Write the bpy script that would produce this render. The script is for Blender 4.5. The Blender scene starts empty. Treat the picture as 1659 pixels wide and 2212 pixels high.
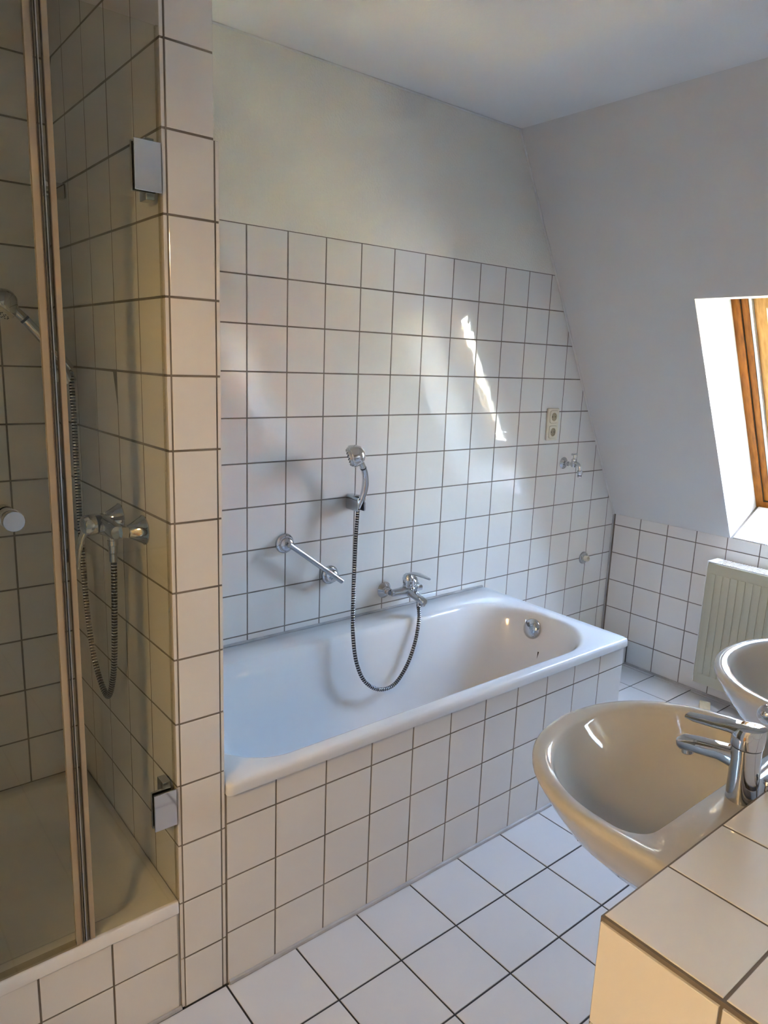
import bpy, bmesh, math, random
from mathutils import Vector, Matrix
random.seed(7)
SC = bpy.context.scene
COL = SC.collection
V = Vector

# ------------------------------------------------------------------ camera, sky, sun, exposure
cam_d = bpy.data.cameras.new('camera')
cam_d.sensor_fit = 'AUTO'; cam_d.sensor_width = 36.0
cam_d.lens = 1551.17 / 2212 * 36.0
cam_d.clip_start = 0.02; cam_d.clip_end = 300
cam = bpy.data.objects.new('camera', cam_d); COL.objects.link(cam)
yaw, pitch, roll = 0.6858, -0.2052, 0.0378
fw = V((math.sin(yaw)*math.cos(pitch), math.cos(yaw)*math.cos(pitch), math.sin(pitch)))
rt0 = V((math.cos(yaw), -math.sin(yaw), 0)); up0 = rt0.cross(fw)
rt = rt0*math.cos(roll) + up0*math.sin(roll); up = up0*math.cos(roll) - rt0*math.sin(roll)
M = Matrix((rt, up, -fw)).transposed().to_4x4()
M.translation = V((-1.1582, -2.1537, 1.5533))
cam.matrix_world = M
SC.camera = cam

world = bpy.data.worlds.new('world'); SC.world = world
world.use_nodes = True
wn = world.node_tree.nodes; wl = world.node_tree.links
wn.clear()
sky = wn.new('ShaderNodeTexSky'); sky.sky_type = 'NISHITA'
sky.sun_disc = False; sky.sun_elevation = math.radians(48); sky.sun_rotation = math.radians(250)
sky.air_density = 1.0; sky.dust_density = 2.5; sky.ozone_density = 1.0
bg = wn.new('ShaderNodeBackground'); bg.inputs['Strength'].default_value = 2.0
# thin white cloud over the blue, streaky all round the sky
tcw = wn.new('ShaderNodeTexCoord'); nzw = wn.new('ShaderNodeTexNoise'); nzw.inputs['Scale'].default_value = 2.2; nzw.inputs['Detail'].default_value = 5
rmp = wn.new('ShaderNodeMapRange'); rmp.inputs['From Min'].default_value = .3; rmp.inputs['From Max'].default_value = .7
rmp.inputs['To Min'].default_value = .22; rmp.inputs['To Max'].default_value = .55
mixw = wn.new('ShaderNodeMix'); mixw.data_type = 'RGBA'; mixw.inputs[7].default_value = (.45, .475, .465, 1)
wo = wn.new('ShaderNodeOutputWorld')
wl.new(tcw.outputs['Generated'], nzw.inputs['Vector']); wl.new(nzw.outputs['Fac'], rmp.inputs['Value'])
wl.new(rmp.outputs['Result'], mixw.inputs[0]); wl.new(sky.outputs[0], mixw.inputs[6]); wl.new(mixw.outputs[2], bg.inputs[0]); wl.new(bg.outputs[0], wo.inputs[0])

sun_d = bpy.data.lights.new('sun', 'SUN'); sun_d.energy = 4.5; sun_d.angle = 0.01; sun_d.color = (1, .93, .82)
sun = bpy.data.objects.new('sun', sun_d); COL.objects.link(sun)
sun.rotation_euler = V((-.62, -.25, .74)).to_track_quat('Z', 'Y').to_euler()
sun.location = (-5, -3, 8)

SC.view_settings.view_transform = 'Standard'
SC.view_settings.look = 'None'
SC.view_settings.exposure = 3.95
SC.view_settings.gamma = 1.0
SC.view_settings.use_curve_mapping = False
SC.cycles.max_bounces = 6; SC.cycles.diffuse_bounces = 3; SC.cycles.glossy_bounces = 3
SC.cycles.transparent_max_bounces = 8
SC.cycles.use_adaptive_sampling = True; SC.cycles.adaptive_threshold = .2
SC.cycles.sample_clamp_indirect = 8.0
SC.cycles.caustics_reflective = False; SC.cycles.caustics_refractive = False

# ------------------------------------------------------------------ materials
MATS = {}
def principled(name, col, rough=.5, metal=0.0, spec=.5, coat=0.0):
    m = bpy.data.materials.new(name); m.use_nodes = True
    b = m.node_tree.nodes['Principled BSDF']
    b.inputs['Base Color'].default_value = (*col, 1); b.inputs['Roughness'].default_value = rough
    b.inputs['Metallic'].default_value = metal; b.inputs['Specular IOR Level'].default_value = spec
    b.inputs['Coat Weight'].default_value = coat
    MATS[name] = m
    return m
def nodes(m): return m.node_tree.nodes, m.node_tree.links, m.node_tree.nodes['Principled BSDF']
def add_bump(m, scale, strength, dist, detail=2.0, coords='Object', rand=False):
    n, l, b = nodes(m)
    tc = n.new('ShaderNodeTexCoord'); nz = n.new('ShaderNodeTexNoise'); bp = n.new('ShaderNodeBump')
    nz.inputs['Scale'].default_value = scale; nz.inputs['Detail'].default_value = detail
    bp.inputs['Strength'].default_value = strength; bp.inputs['Distance'].default_value = dist
    if rand:
        oi = n.new('ShaderNodeObjectInfo'); add = n.new('ShaderNodeVectorMath'); add.operation = 'ADD'
        mul = n.new('ShaderNodeMath'); mul.operation = 'MULTIPLY'; mul.inputs[1].default_value = 37.0
        l.new(oi.outputs['Random'], mul.inputs[0]); l.new(tc.outputs[coords], add.inputs[0]); l.new(mul.outputs[0], add.inputs[1])
        l.new(add.outputs[0], nz.inputs['Vector'])
    else:
        l.new(tc.outputs[coords], nz.inputs['Vector'])
    l.new(nz.outputs['Fac'], bp.inputs['Height']); l.new(bp.outputs[0], b.inputs['Normal'])
    return nz
def vary(m, c1, c2, scale, detail=4, coords='Object', lo=.35, hi=.65):
    n, l, b = nodes(m)
    tc = n.new('ShaderNodeTexCoord'); nz = n.new('ShaderNodeTexNoise'); cr = n.new('ShaderNodeValToRGB')
    nz.inputs['Scale'].default_value = scale; nz.inputs['Detail'].default_value = detail
    cr.color_ramp.elements[0].color = (*c1, 1); cr.color_ramp.elements[1].color = (*c2, 1)
    cr.color_ramp.elements[0].position = lo; cr.color_ramp.elements[1].position = hi
    l.new(tc.outputs[coords], nz.inputs['Vector']); l.new(nz.outputs['Fac'], cr.inputs[0]); l.new(cr.outputs[0], b.inputs['Base Color'])

tile_m = principled('wall_tile_glaze', (.76, .745, .715), .045); add_bump(tile_m, 24, .10, .004, 1, rand=True)
ftile_m = principled('floor_tile_glaze', (.66, .665, .67), .20)
add_bump(ftile_m, 30, .05, .004, 1, rand=True)
grout_m = principled('grey_grout', (.20, .175, .15), .9); vary(grout_m, (.15, .13, .11), (.24, .21, .18), 9)
fgrout_m = principled('dark_grout', (.035, .035, .038), .9)
plaster_m = principled('white_plaster', (.78, .76, .69), .85, spec=.2); add_bump(plaster_m, 130, .9, .003, 3)
paint_m = principled('smooth_paint', (.70, .695, .67), .8, spec=.2); add_bump(paint_m, 60, .15, .002, 2)
ceil_m = principled('ceiling_paint', (.80, .79, .765), .85, spec=.2); add_bump(ceil_m, 160, .25, .002, 3)
chrome_m = principled('chrome', (.58, .59, .61), .05, 1.0)
satin_m = principled('brushed_metal', (.50, .51, .53), .24, 1.0)
dark_m = principled('black_rubber', (.012, .012, .013), .45)
enamel_m = principled('tub_enamel', (.80, .81, .82), .10)
ceramic_m = principled('beige_ceramic', (.56, .55, .51), .05)
tray_m = principled('tray_acrylic', (.78, .76, .72), .14)
silicone_m = principled('grey_silicone', (.40, .395, .385), .55); vary(silicone_m, (.34, .335, .33), (.47, .46, .45), 14)
wsil_m = principled('white_silicone', (.62, .61, .58), .5)
cream_m = principled('cream_plastic', (.72, .67, .54), .32)
creamd_m = principled('socket_well', (.34, .29, .19), .4)
brass_m = principled('socket_contact', (.55, .45, .25), .3, 1.0)
rad_m = principled('radiator_enamel', (.46, .435, .32), .35)
radw_m = principled('radiator_white', (.74, .74, .70), .35)
raddark_m = principled('radiator_inside', (.05, .05, .05), .8)
wood_m = principled('pine_wood', (.42, .17, .03), .55, spec=.25)
def woodify(m, ca, cb):
    n, l, b = nodes(m)
    tc = n.new('ShaderNodeTexCoord'); mp = n.new('ShaderNodeMapping'); nz = n.new('ShaderNodeTexNoise'); cr = n.new('ShaderNodeValToRGB')
    mp.inputs['Scale'].default_value = (26, 90, 12); nz.inputs['Scale'].default_value = 1.0; nz.inputs['Detail'].default_value = 6
    cr.color_ramp.elements[0].color = (*ca, 1); cr.color_ramp.elements[1].color = (*cb, 1)
    cr.color_ramp.elements[0].position = .3; cr.color_ramp.elements[1].position = .7
    l.new(tc.outputs['Object'], mp.inputs[0]); l.new(mp.outputs[0], nz.inputs['Vector']); l.new(nz.outputs['Fac'], cr.inputs[0]); l.new(cr.outputs[0], b.inputs['Base Color'])
woodify(wood_m, (.20, .060, .004), (.36, .125, .010))
sashwood_m = principled('sash_wood', (.6, .3, .08), .55, spec=.25); woodify(sashwood_m, (.50, .24, .06), (.66, .36, .11))
alu_m = principled('window_aluminium', (.60, .61, .62), .4, .6)
oak_m = principled('hall_oak', (.40, .22, .09), .4); woodify(oak_m, (.30, .16, .06), (.48, .28, .12))
doorw_m = principled('door_white', (.78, .76, .72), .4)
facade_m = principled('facade_cream', (.80, .66, .30), .9); vary(facade_m, (.76, .62, .27), (.84, .70, .34), 1.5)
rooft_m = principled('roof_orange', (.48, .19, .08), .8); vary(rooft_m, (.38, .13, .05), (.58, .25, .11), 6)
white_m = principled('white_render', (.85, .83, .78), .9)
wedge_m = principled('pale_wood', (.66, .56, .36), .7); vary(wedge_m, (.58, .48, .30), (.72, .62, .42), 30)
dirt_m = principled('dark_crumb', (.05, .045, .04), .9)

def glass_mat(name, tint, f0=.04):
    m = bpy.data.materials.new(name); m.use_nodes = True
    n = m.node_tree.nodes; l = m.node_tree.links; n.clear()
    o = n.new('ShaderNodeOutputMaterial'); mx = n.new('ShaderNodeMixShader')
    t = n.new('ShaderNodeBsdfTransparent'); g = n.new('ShaderNodeBsdfGlossy'); lw = n.new('ShaderNodeLayerWeight')
    pw = n.new('ShaderNodeMath'); pw.operation = 'POWER'; pw.inputs[1].default_value = 5.0
    mr = n.new('ShaderNodeMapRange'); mr.inputs['To Min'].default_value = f0; mr.inputs['To Max'].default_value = 1.0
    t.inputs[0].default_value = (*tint, 1); g.inputs['Roughness'].default_value = 0.0
    l.new(lw.outputs['Facing'], pw.inputs[0]); l.new(pw.outputs[0], mr.inputs['Value'])
    l.new(mr.outputs['Result'], mx.inputs[0]); l.new(t.outputs[0], mx.inputs[1]); l.new(g.outputs[0], mx.inputs[2]); l.new(mx.outputs[0], o.inputs[0])
    MATS[name] = m
    return m
sglass_m = glass_mat('tinted_shower_glass', (.93, .93, .87))
wglass_m = glass_mat('window_glass', (.96, .97, .96))
seal_m = glass_mat('clear_seal', (.86, .84, .77))
sealf_m = principled('seal_clip', (.58, .47, .33), .25); sealf_m.node_tree.nodes['Principled BSDF'].inputs['Alpha'].default_value = .6
sealdk_m = principled('seal_dark', (.16, .12, .08), .3)

def emit_mat(name, col, s):
    m = bpy.data.materials.new(name); m.use_nodes = True
    b = m.node_tree.nodes['Principled BSDF']
    b.inputs['Base Color'].default_value = (*col, 1); b.inputs['Emission Color'].default_value = (*col, 1); b.inputs['Emission Strength'].default_value = s
    return m

# ------------------------------------------------------------------ mesh helpers
class MB:
    def __init__(s): s.v = []; s.f = []; s.m = []
    def add(s, vs, fs, mi=0):
        o = len(s.v); s.v += [tuple(p) for p in vs]
        for f in fs: s.f.append([i+o for i in f]); s.m.append(mi)
    def box(s, x0, x1, y0, y1, z0, z1, mi=0, mat=None):
        vs = [V((x, y, z)) for x in (x0, x1) for y in (y0, y1) for z in (z0, z1)]
        if mat: vs = [mat @ p for p in vs]
        s.add(vs, [(0, 1, 3, 2), (4, 6, 7, 5), (0, 4, 5, 1), (2, 3, 7, 6), (0, 2, 6, 4), (1, 5, 7, 3)], mi)
    def rbox(s, x0, x1, y0, y1, z0, z1, r, seg=2, mi=0, mat=None):
        bm = bmesh.new(); bmesh.ops.create_cube(bm, size=1)
        for p in bm.verts: p.co = V(((x0+x1)/2+p.co.x*(x1-x0), (y0+y1)/2+p.co.y*(y1-y0), (z0+z1)/2+p.co.z*(z1-z0)))
        bmesh.ops.bevel(bm, geom=bm.edges[:], offset=r, segments=seg, profile=.5, affect='EDGES', clamp_overlap=True)
        bm.verts.index_update()
        vs = [(mat @ p.co if mat else p.co.copy()) for p in bm.verts]
        s.add(vs, [[q.index for q in f.verts] for f in bm.faces], mi); bm.free()
    def rings(s, rs, cap0=True, cap1=True, mi=0, mis=None, close=False):
        n = len(rs[0]); o = len(s.v)
        for r in rs: s.v += [tuple(p) for p in r]
        K = len(rs)
        for k in range(K if close else K-1):
            k2 = (k+1) % K
            for i in range(n):
                j = (i+1) % n
                s.f.append([o+k*n+i, o+k*n+j, o+k2*n+j, o+k2*n+i]); s.m.append(mis[k] if mis else mi)
        if cap0 and not close: s.f.append([o+i for i in reversed(range(n))]); s.m.append(mis[0] if mis else mi)
        if cap1 and not close: s.f.append([o+(K-1)*n+i for i in range(n)]); s.m.append(mis[-1] if mis else mi)
    def lathe(s, prof, origin, axis, seg=28, mi=0, cap0=True, cap1=True):
        a = V(axis).normalized(); t = V((0, 0, 1)) if abs(a.z) < .9 else V((1, 0, 0))
        u = a.cross(t).normalized(); w = a.cross(u); o = V(origin)
        rs = [[o + a*h + (u*math.cos(k*2*math.pi/seg) + w*math.sin(k*2*math.pi/seg))*max(r, 1e-5) for k in range(seg)] for r, h in prof]
        s.rings(rs, cap0, cap1, mi)
    def tube(s, path, rad, seg=14, mi=0, mis=None, cap=True):
        P = [V(p) for p in path]; n = len(P)
        T = [(P[min(i+1, n-1)]-P[max(i-1, 0)]).normalized() for i in range(n)]
        t = V((0, 0, 1)) if abs(T[0].z) < .9 else V((1, 0, 0))
        u = T[0].cross(t).normalized(); rs = []
        for i in range(n):
            u = (u - T[i]*u.dot(T[i])).normalized(); w = T[i].cross(u)
            r = rad[i] if isinstance(rad, (list, tuple)) else rad
            rs.append([P[i] + (u*math.cos(k*2*math.pi/seg)+w*math.sin(k*2*math.pi/seg))*r for k in range(seg)])
        s.rings(rs, cap, cap, mi, mis)
    def loft(s, secs, seg=24, mi=0):
        # secs: (centre, side vector, up vector, half width, half height, exponent)
        rs = []
        for c, a, b, w, h, e in secs:
            ring = []
            for k in range(seg):
                th = 2*math.pi*k/seg; ct, st = math.cos(th), math.sin(th)
                ring.append(V(c) + V(a)*(w*math.copysign(abs(ct)**(2/e), ct)) + V(b)*(h*math.copysign(abs(st)**(2/e), st)))
            rs.append(ring)
        s.rings(rs, True, True, mi)
    def prism(s, poly, d, mi=0, lo=0.0):
        # poly in (a,b,c) world points, extruded along vector d
        n = len(poly); A = [V(p) for p in poly]; B = [p + V(d) for p in A]
        s.add(A+B, [list(range(n))[::-1], [n+i for i in range(n)]] + [[i, (i+1) % n, n+(i+1) % n, n+i] for i in range(n)], mi)
    def build(s, name, mats, parent=None, smooth=True, angle=35, loc=None):
        me = bpy.data.meshes.new(name); me.from_pydata(s.v, [], s.f)
        for m in (mats if isinstance(mats, (list, tuple)) else [mats]): me.materials.append(m)
        for p, mi in zip(me.polygons, s.m): p.material_index = mi
        me.update()
        bm = bmesh.new(); bm.from_mesh(me); bmesh.ops.recalc_face_normals(bm, faces=bm.faces[:]); bm.to_mesh(me); bm.free()
        if smooth:
            for p in me.polygons: p.use_smooth = True
            me.set_sharp_from_angle(angle=math.radians(angle))
        return link(name, me, parent)
def link(name, me, parent=None):
    o = bpy.data.objects.new(name, me); COL.objects.link(o)
    if parent: o.parent = parent
    return o
def tag(o, label, cat, group=None):
    o['label'] = label; o['category'] = cat
    if group: o['group'] = group
    return o
def thing(name, label, cat, loc=(0, 0, 0), group=None):
    o = bpy.data.objects.new(name, None); COL.objects.link(o); o.location = loc; o.empty_display_size = .05
    return tag(o, label, cat, group)
def struct(o, label=None, cat=None):
    o['kind'] = 'structure'
    if label: o['label'] = label; o['category'] = cat or 'wall'
    return o
def catmull(pts, step):
    P = [V(p) for p in pts]; P = [2*P[0]-P[1]] + P + [2*P[-1]-P[-2]]
    dense = []
    for i in range(1, len(P)-2):
        for k in range(24):
            t = k/24; a, b, c, d = P[i-1], P[i], P[i+1], P[i+2]
            dense.append(.5*((2*b)+(c-a)*t+(2*a-5*b+4*c-d)*t*t+(3*b-a-3*c+d)*t**3))
    dense.append(P[-2])
    out = [dense[0]]; acc = 0
    for i in range(1, len(dense)):
        a, b = dense[i-1], dense[i]; L = (b-a).length; pos = 0
        while acc + (L-pos) >= step:
            pos += step-acc; acc = 0; out.append(a.lerp(b, pos/L))
        acc += L-pos
    return out
def children_copy(src, dst):
    for ch in list(src.children):
        c = ch.copy(); COL.objects.link(c); c.parent = dst
        for g in list(ch.children):
            d = g.copy(); COL.objects.link(d); d.parent = c

# tiles: each one an object, chamfered edge, mesh shared between alike pieces
TCACHE = {}
def tile_mesh(poly, t, mat, cham=.0009):
    key = (tuple((round(a*2000), round(b*2000)) for a, b in poly), round(t*1e4), mat.name)
    if key in TCACHE: return TCACHE[key]
    n = len(poly); ins = []
    for i in range(n):
        p0, p1, p2 = V(poly[i-1]), V(poly[i]), V(poly[(i+1) % n])
        d1 = (p1-p0).normalized(); d2 = (p2-p1).normalized()
        n1 = V((-d1.y, d1.x)); n2 = V((-d2.y, d2.x)); k = (n1+n2)
        ins.append(p1 + k*(cham/max(.2, 1+n1.dot(n2))))
    vs = [(a, b, -t) for a, b in poly] + [(a, b, -cham*.8) for a, b in poly] + [(p.x, p.y, 0) for p in ins]
    fs = [list(range(n))[::-1], [2*n+i for i in range(n)]]
    for k in range(2):
        for i in range(n): fs.append([k*n+i, k*n+(i+1) % n, (k+1)*n+(i+1) % n, (k+1)*n+i])
    me = bpy.data.meshes.new('tile'); me.from_pydata([tuple(v) for v in vs], [], fs); me.materials.append(mat); me.update()
    TCACHE[key] = me
    return me
def clip(poly, a, b, c):   # keep a*x+b*y<=c
    out = []
    for i in range(len(poly)):
        p, q = poly[i], poly[(i+1) % len(poly)]
        dp, dq = a*p[0]+b*p[1]-c, a*q[0]+b*q[1]-c
        if dp <= 0: out.append(p)
        if (dp < 0 < dq) or (dq < 0 < dp):
            t = dp/(dp-dq); out.append((p[0]+t*(q[0]-p[0]), p[1]+t*(q[1]-p[1])))
    return out
def tiles(parent, origin, u, v, ul, vl, mat=None, joint=.0045, t=.007, cut=None, skip=None, tilt=.0016):
    mat = mat or tile_m; u = V(u); v = V(v); w = u.cross(v); o = V(origin); h = joint/2
    for a, b in zip(ul, ul[1:]):
        for c, d in zip(vl, vl[1:]):
            if b-a < .008+joint or d-c < .008+joint: continue
            if skip and skip(.5*(a+b), .5*(c+d)): continue
            poly = [(a+h, c+h), (b-h, c+h), (b-h, d-h), (a+h, d-h)]
            if cut:
                poly = clip(poly, *cut)
                if len(poly) < 3: continue
                xs = [p[0] for p in poly]; ys = [p[1] for p in poly]
                if max(xs)-min(xs) < .008 or max(ys)-min(ys) < .008: continue
            cx = sum(p[0] for p in poly)/len(poly); cy = sum(p[1] for p in poly)/len(poly)
            me = tile_mesh([(p[0]-cx, p[1]-cy) for p in poly], t, mat)
            ob = link('tile', me, parent)
            R = Matrix((u, v, w)).transposed().to_4x4()
            R = R @ Matrix.Rotation(random.gauss(0, tilt), 4, 'X') @ Matrix.Rotation(random.gauss(0, tilt), 4, 'Y')
            R.translation = o + u*cx + v*cy + w*random.uniform(-.0002, .0002)
            ob.matrix_local = R
def lines(a, b, start, p):
    # joint lines between a and b on the grid start + k*p, with the two ends
    k = math.ceil((a-start)/p + 1e-6); out = [a]
    while start+k*p < b-1e-6: out.append(start+k*p); k += 1
    return out+[b]

# ------------------------------------------------------------------ dimensions
P = .1525; Z1 = 1.8125; XR = 2.2021; CEIL = 2.505; TT = 1.968
SX, SZ = 1.245, 2.505                      # ceiling / slope edge
BX, BZ = XR, .803                          # slope foot
SL = math.hypot(BX-SX, BZ-SZ)
sd = V(((BX-SX)/SL, 0, (BZ-SZ)/SL)); sn = V((-sd.z, 0, sd.x))
def sp(s, n, y): return V((SX, y, SZ)) + sd*s + sn*n
XL, YF = -1.60, -4.05                      # left and front walls
D = .7456
F = .2028; GX = -.4623; GY = -.952

# ------------------------------------------------------------------ the room
mb = MB(); mb.box(XL-.2, XR+.3, YF-.2, .2, -.12, -.0022); floor = struct(mb.build('floor', fgrout_m, smooth=False), 'white glazed tile floor with dark grout lines', 'floor')
def floor_skip(x, y):
    return (y > -D and x < 1.2) or (y > -.17 and x > 1.2) or (y > -D-.0 and x < -.45) or (-2.05 < y < -1.74 and -.43 < x < 1.4)
fx = lines(XL, XR-.004, GX, F); fy = lines(-2.7772, -.0, GY, F)
fy = sorted(set(fy) | {-D})
fy = [q for q in fy if abs(q+.7492) > .002]
tiles(floor, (0, 0, 0), (1, 0, 0), (0, 1, 0), fx, fy, ftile_m, joint=.005, t=.008, skip=floor_skip, tilt=.0008)

far = MB()
for a, b in zip(fx, fx[1:]):
    for c, d in zip(lines(YF, -2.7772, GY, F), lines(YF, -2.7772, GY, F)[1:]): far.box(a+.0025, b-.0025, c+.0025, d-.0025, -.008, 0)
ft = far.build('tile_field', ftile_m, floor, smooth=False); ft['kind'] = 'stuff'
# back wall: plaster above, tile bed below
def xs_at(z): return SX+(SZ-z)/(SZ-BZ)*(BX-SX)
mb = MB(); mb.prism([(-.47, -.0006, TT-.0025), (xs_at(TT)+.3, -.0006, TT-.0025), (SX+.3, -.0006, CEIL+.05), (-.47, -.0006, CEIL+.05)], (0, .15, 0))
wall_back = struct(mb.build('wall_back', plaster_m, smooth=False), 'white plastered back wall tiled up to head height behind the bathtub', 'wall')
mb = MB(); mb.box(-.47, XR+.3, .0008, .15, 0, TT); mb.build('grout_bed', grout_m, wall_back, smooth=False)
kx = SZ-BZ; kz = BX-SX
cut = (kx, kz, kx*SX+kz*SZ-.003*SL)
tiles(wall_back, (0, 0, 0), (1, 0, 0), (0, 0, 1), lines(-.459, XR-.004, 0, P), lines(.135, TT+.002, Z1, P), cut=cut, skip=lambda x, z: x < 1.16 and z < .44)

# low wall on the right, sill foot
e1 = sp(SL, .34, 0)
mb = MB(); mb.prism([(XR+.0013, .1, 0), (XR+.0013, .1, BZ), (e1.x, .1, e1.z), (e1.x+.02, .1, 0)], (0, YF-.3, 0))
wall_right = struct(mb.build('wall_right', grout_m, smooth=False), 'low white tiled wall under the sloping ceiling', 'wall')
tiles(wall_right, (XR, 0, 0), (0, -1, 0), (0, 0, 1), lines(.003, -YF, .1644, P), lines(.0, BZ+.002, Z1, P))
# the sloping wall with the window opening
T = .34; ST = (SZ-1.842)/-sd.z
OPEN = [(-.632, -1.19), (-3.15, -3.708)]        # the two roof window openings
mb = MB(); y_ = .1
def solid(y0, y1): mb.prism([sp(-.03, 0, y0), sp(SL, 0, y0), sp(SL, T, y0), sp(-.03, T, y0)], (0, y1-y0, 0))
for a, b in OPEN:
    solid(y_, a); y_ = b
    pf = sp(ST, 0, a)
    mb.prism([sp(-.03, 0, a), pf, pf + V((T/sn.x, 0, .03)), sp(-.03, T, a)], (0, b-a, 0))    # lintel, underside almost level
solid(y_, YF-.2)
wall_slope = struct(mb.build('wall_slope', paint_m, smooth=False), 'smooth white sloping attic wall around the roof window', 'wall')
for a, b in OPEN:
    for yy, dy in ((a, .0008), (b, -.0008)):      # coarse rendered reveals
        mb = MB(); mb.prism([sp(ST, .001, yy-dy), sp(SL, .001, yy-dy), sp(SL, .262, yy-dy), sp(ST+.11, .262, yy-dy)], (0, dy, 0))
        mb.build('reveal', plaster_m, wall_slope, smooth=False)
    tiles(wall_right, sp(SL-.006, 0, a), (0, -1, 0), sn, lines(.002, .556, .012, P), [0, P*.62, .262], t=.008)   # tiled sill, square to the slope
# ceiling
mb = MB(); mb.box(XL-.2, SX+.12, YF-.2, .15, CEIL, CEIL+.12); ceiling = struct(mb.build('ceiling', ceil_m, smooth=False), 'plain white ceiling above the bathroom', 'ceiling')
# painted fillets along the plaster corners
mb = MB(); mb.tube([(-.473, -.0035, CEIL-.0035), (SX, -.0035, CEIL-.0035)], .004, 8); struct(mb.build('trim_1', paint_m), 'thin white caulk line between back wall and ceiling', 'trim')
mb = MB(); mb.tube([sp(0, -.003, -.003), sp(SL, -.003, -.003)], .0045, 8); struct(mb.build('trim_2', paint_m), 'thin white caulk line where sloping wall meets back wall', 'trim')
mb = MB(); mb.tube([(XR-.001, -.001, .14), (XR-.001, -.001, BZ)], .005, 8); struct(mb.build('trim_3', silicone_m), 'grey silicone joint in the tiled corner beside the drain outlet', 'trim')
mb = MB(); mb.tube([(XR-.002, -.165, .002), (XR-.002, YF, .002)], .008, 8); struct(mb.build('trim_4', silicone_m), 'grey silicone joint between floor and the low wall', 'trim')
mb = MB(); mb.tube([(-.455, -D-.001, .003), (1.2, -D-.001, .003)], .0075, 8); struct(mb.build('trim_5', silicone_m), 'grey silicone joint along the foot of the bath surround', 'trim')
mb = MB(); mb.tube([(-.459, -.003, .567), (1.2, -.003, .567)], .0055, 8); struct(mb.build('trim_6', silicone_m), 'grey silicone joint between bathtub rim and tiled wall', 'trim')

# front and left walls behind the camera; a doorway into a lamp-lit hall on the left
mb = MB(); mb.box(XL-.2, XR+.3, YF-.15, YF, 0, CEIL); wall_front = struct(mb.build('wall_front', plaster_m, smooth=False), 'white plastered wall behind the washbasins', 'wall')
DY0, DY1, DZ = -2.45, -1.35, 2.05
mb = MB(); mb.box(XL-.15, XL, DY1, .1, 0, CEIL); mb.box(XL-.15, XL, YF, DY0, 0, CEIL); mb.box(XL-.15, XL, DY0, DY1, DZ, CEIL)
wall_left = struct(mb.build('wall_left', plaster_m, smooth=False), 'white plastered wall with the doorway to the hall', 'wall')
mb = MB()
mb.box(XL-.165, XL+.015, DY1-.05, DY1+.06, 0, DZ+.06); mb.box(XL-.165, XL+.015, DY0-.06, DY0+.05, 0, DZ+.06); mb.box(XL-.165, XL+.015, DY0, DY1, DZ-.04, DZ+.06)
struct(mb.build('door_1', doorw_m, smooth=False), 'white door frame of the hall doorway', 'door')
HX = XL-1.7
mb = MB(); mb.box(HX, XL-.15, YF-.2, -.8, -.1, -.002); struct(mb.build('floor_hall', oak_m, smooth=False), 'oak floor of the hall outside the doorway', 'floor')
mb = MB(); mb.box(HX-.1, HX, YF-.3, -.7, 0, CEIL); struct(mb.build('wall_hall_left', plaster_m, smooth=False), 'white far wall of the hall', 'wall')
mb = MB(); mb.box(HX-.1, XL-.15, -.8, -.7, 0, CEIL); struct(mb.build('wall_hall_back', plaster_m, smooth=False), 'white end wall of the hall near the shower', 'wall')
mb = MB(); mb.box(HX-.1, XL-.15, YF-.3, YF-.2, 0, CEIL); struct(mb.build('wall_hall_front', plaster_m, smooth=False), 'white end wall of the hall away from the shower', 'wall')
mb = MB(); mb.box(HX-.1, XL-.15, YF-.3, -.7, CEIL, CEIL+.1); struct(mb.build('ceiling_hall', ceil_m, smooth=False), 'white ceiling of the hall', 'ceiling')
lamp = thing('hall_lamp', 'globe ceiling lamp with warm light in the hall', 'lamp', (XL-.75, -2.10, CEIL))
mb = MB(); mb.lathe([(.05, 0), (.05, -.02), (.008, -.03), (.008, -.30)], (0, 0, 0), (0, 0, 1), 16); mb.build('stem', chrome_m, lamp)
mb = MB(); mb.lathe([(.14*math.sin(k*math.pi/12), -.42+.14*math.cos(k*math.pi/12)) for k in range(13)], (0, 0, 0), (0, 0, 1), 24); mb.build('globe', emit_mat('warm_globe', (1, .65, .30), 7.2), lamp)

# ------------------------------------------------------------------ partition between shower and bath
ZC = 1.8165
mb = MB(); mb.box(-.571, -.4735, -.7438, .02, 0, CEIL)
part = struct(mb.build('wall_partition', plaster_m, smooth=False), 'narrow white tiled partition between shower and bathtub', 'wall')
mb = MB(); mb.box(-.5712, -.4730, -.7442, -.70, 0, CEIL); mb.build('grout_bed', grout_m, part, smooth=False)
mb = MB(); mb.box(-.5775, -.570, -.7425, -.03, .25, CEIL); mb.build('grout_bed', grout_m, part, smooth=False)
mb = MB(); mb.box(-.474, -.4623, -.7425, .0, .0, 1.9675); mb.build('grout_bed', grout_m, part, smooth=False)
rows = lines(.0, CEIL, ZC, P)
tiles(part, (0, -D, 0), (1, 0, 0), (0, 0, 1), [-.5700, -.4705], rows)
tiles(part, (-.578, 0, 0), (0, -1, 0), (0, 0, 1), lines(.036, D+.0005, .6022, P), [q for q in rows if q > .29], t=.0075)
tiles(part, (-.461, 0, 0), (0, 1, 0), (0, 0, 1), lines(-D-.0005, -.004, -.6022, P), [q for q in rows if .56 < q < 1.98], t=.0075)
tiles(part, (-.461, 0, 0), (0, 1, 0), (0, 0, 1), [-D-.0005, -.722], [q for q in rows if q < .60], t=.0075)
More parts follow.
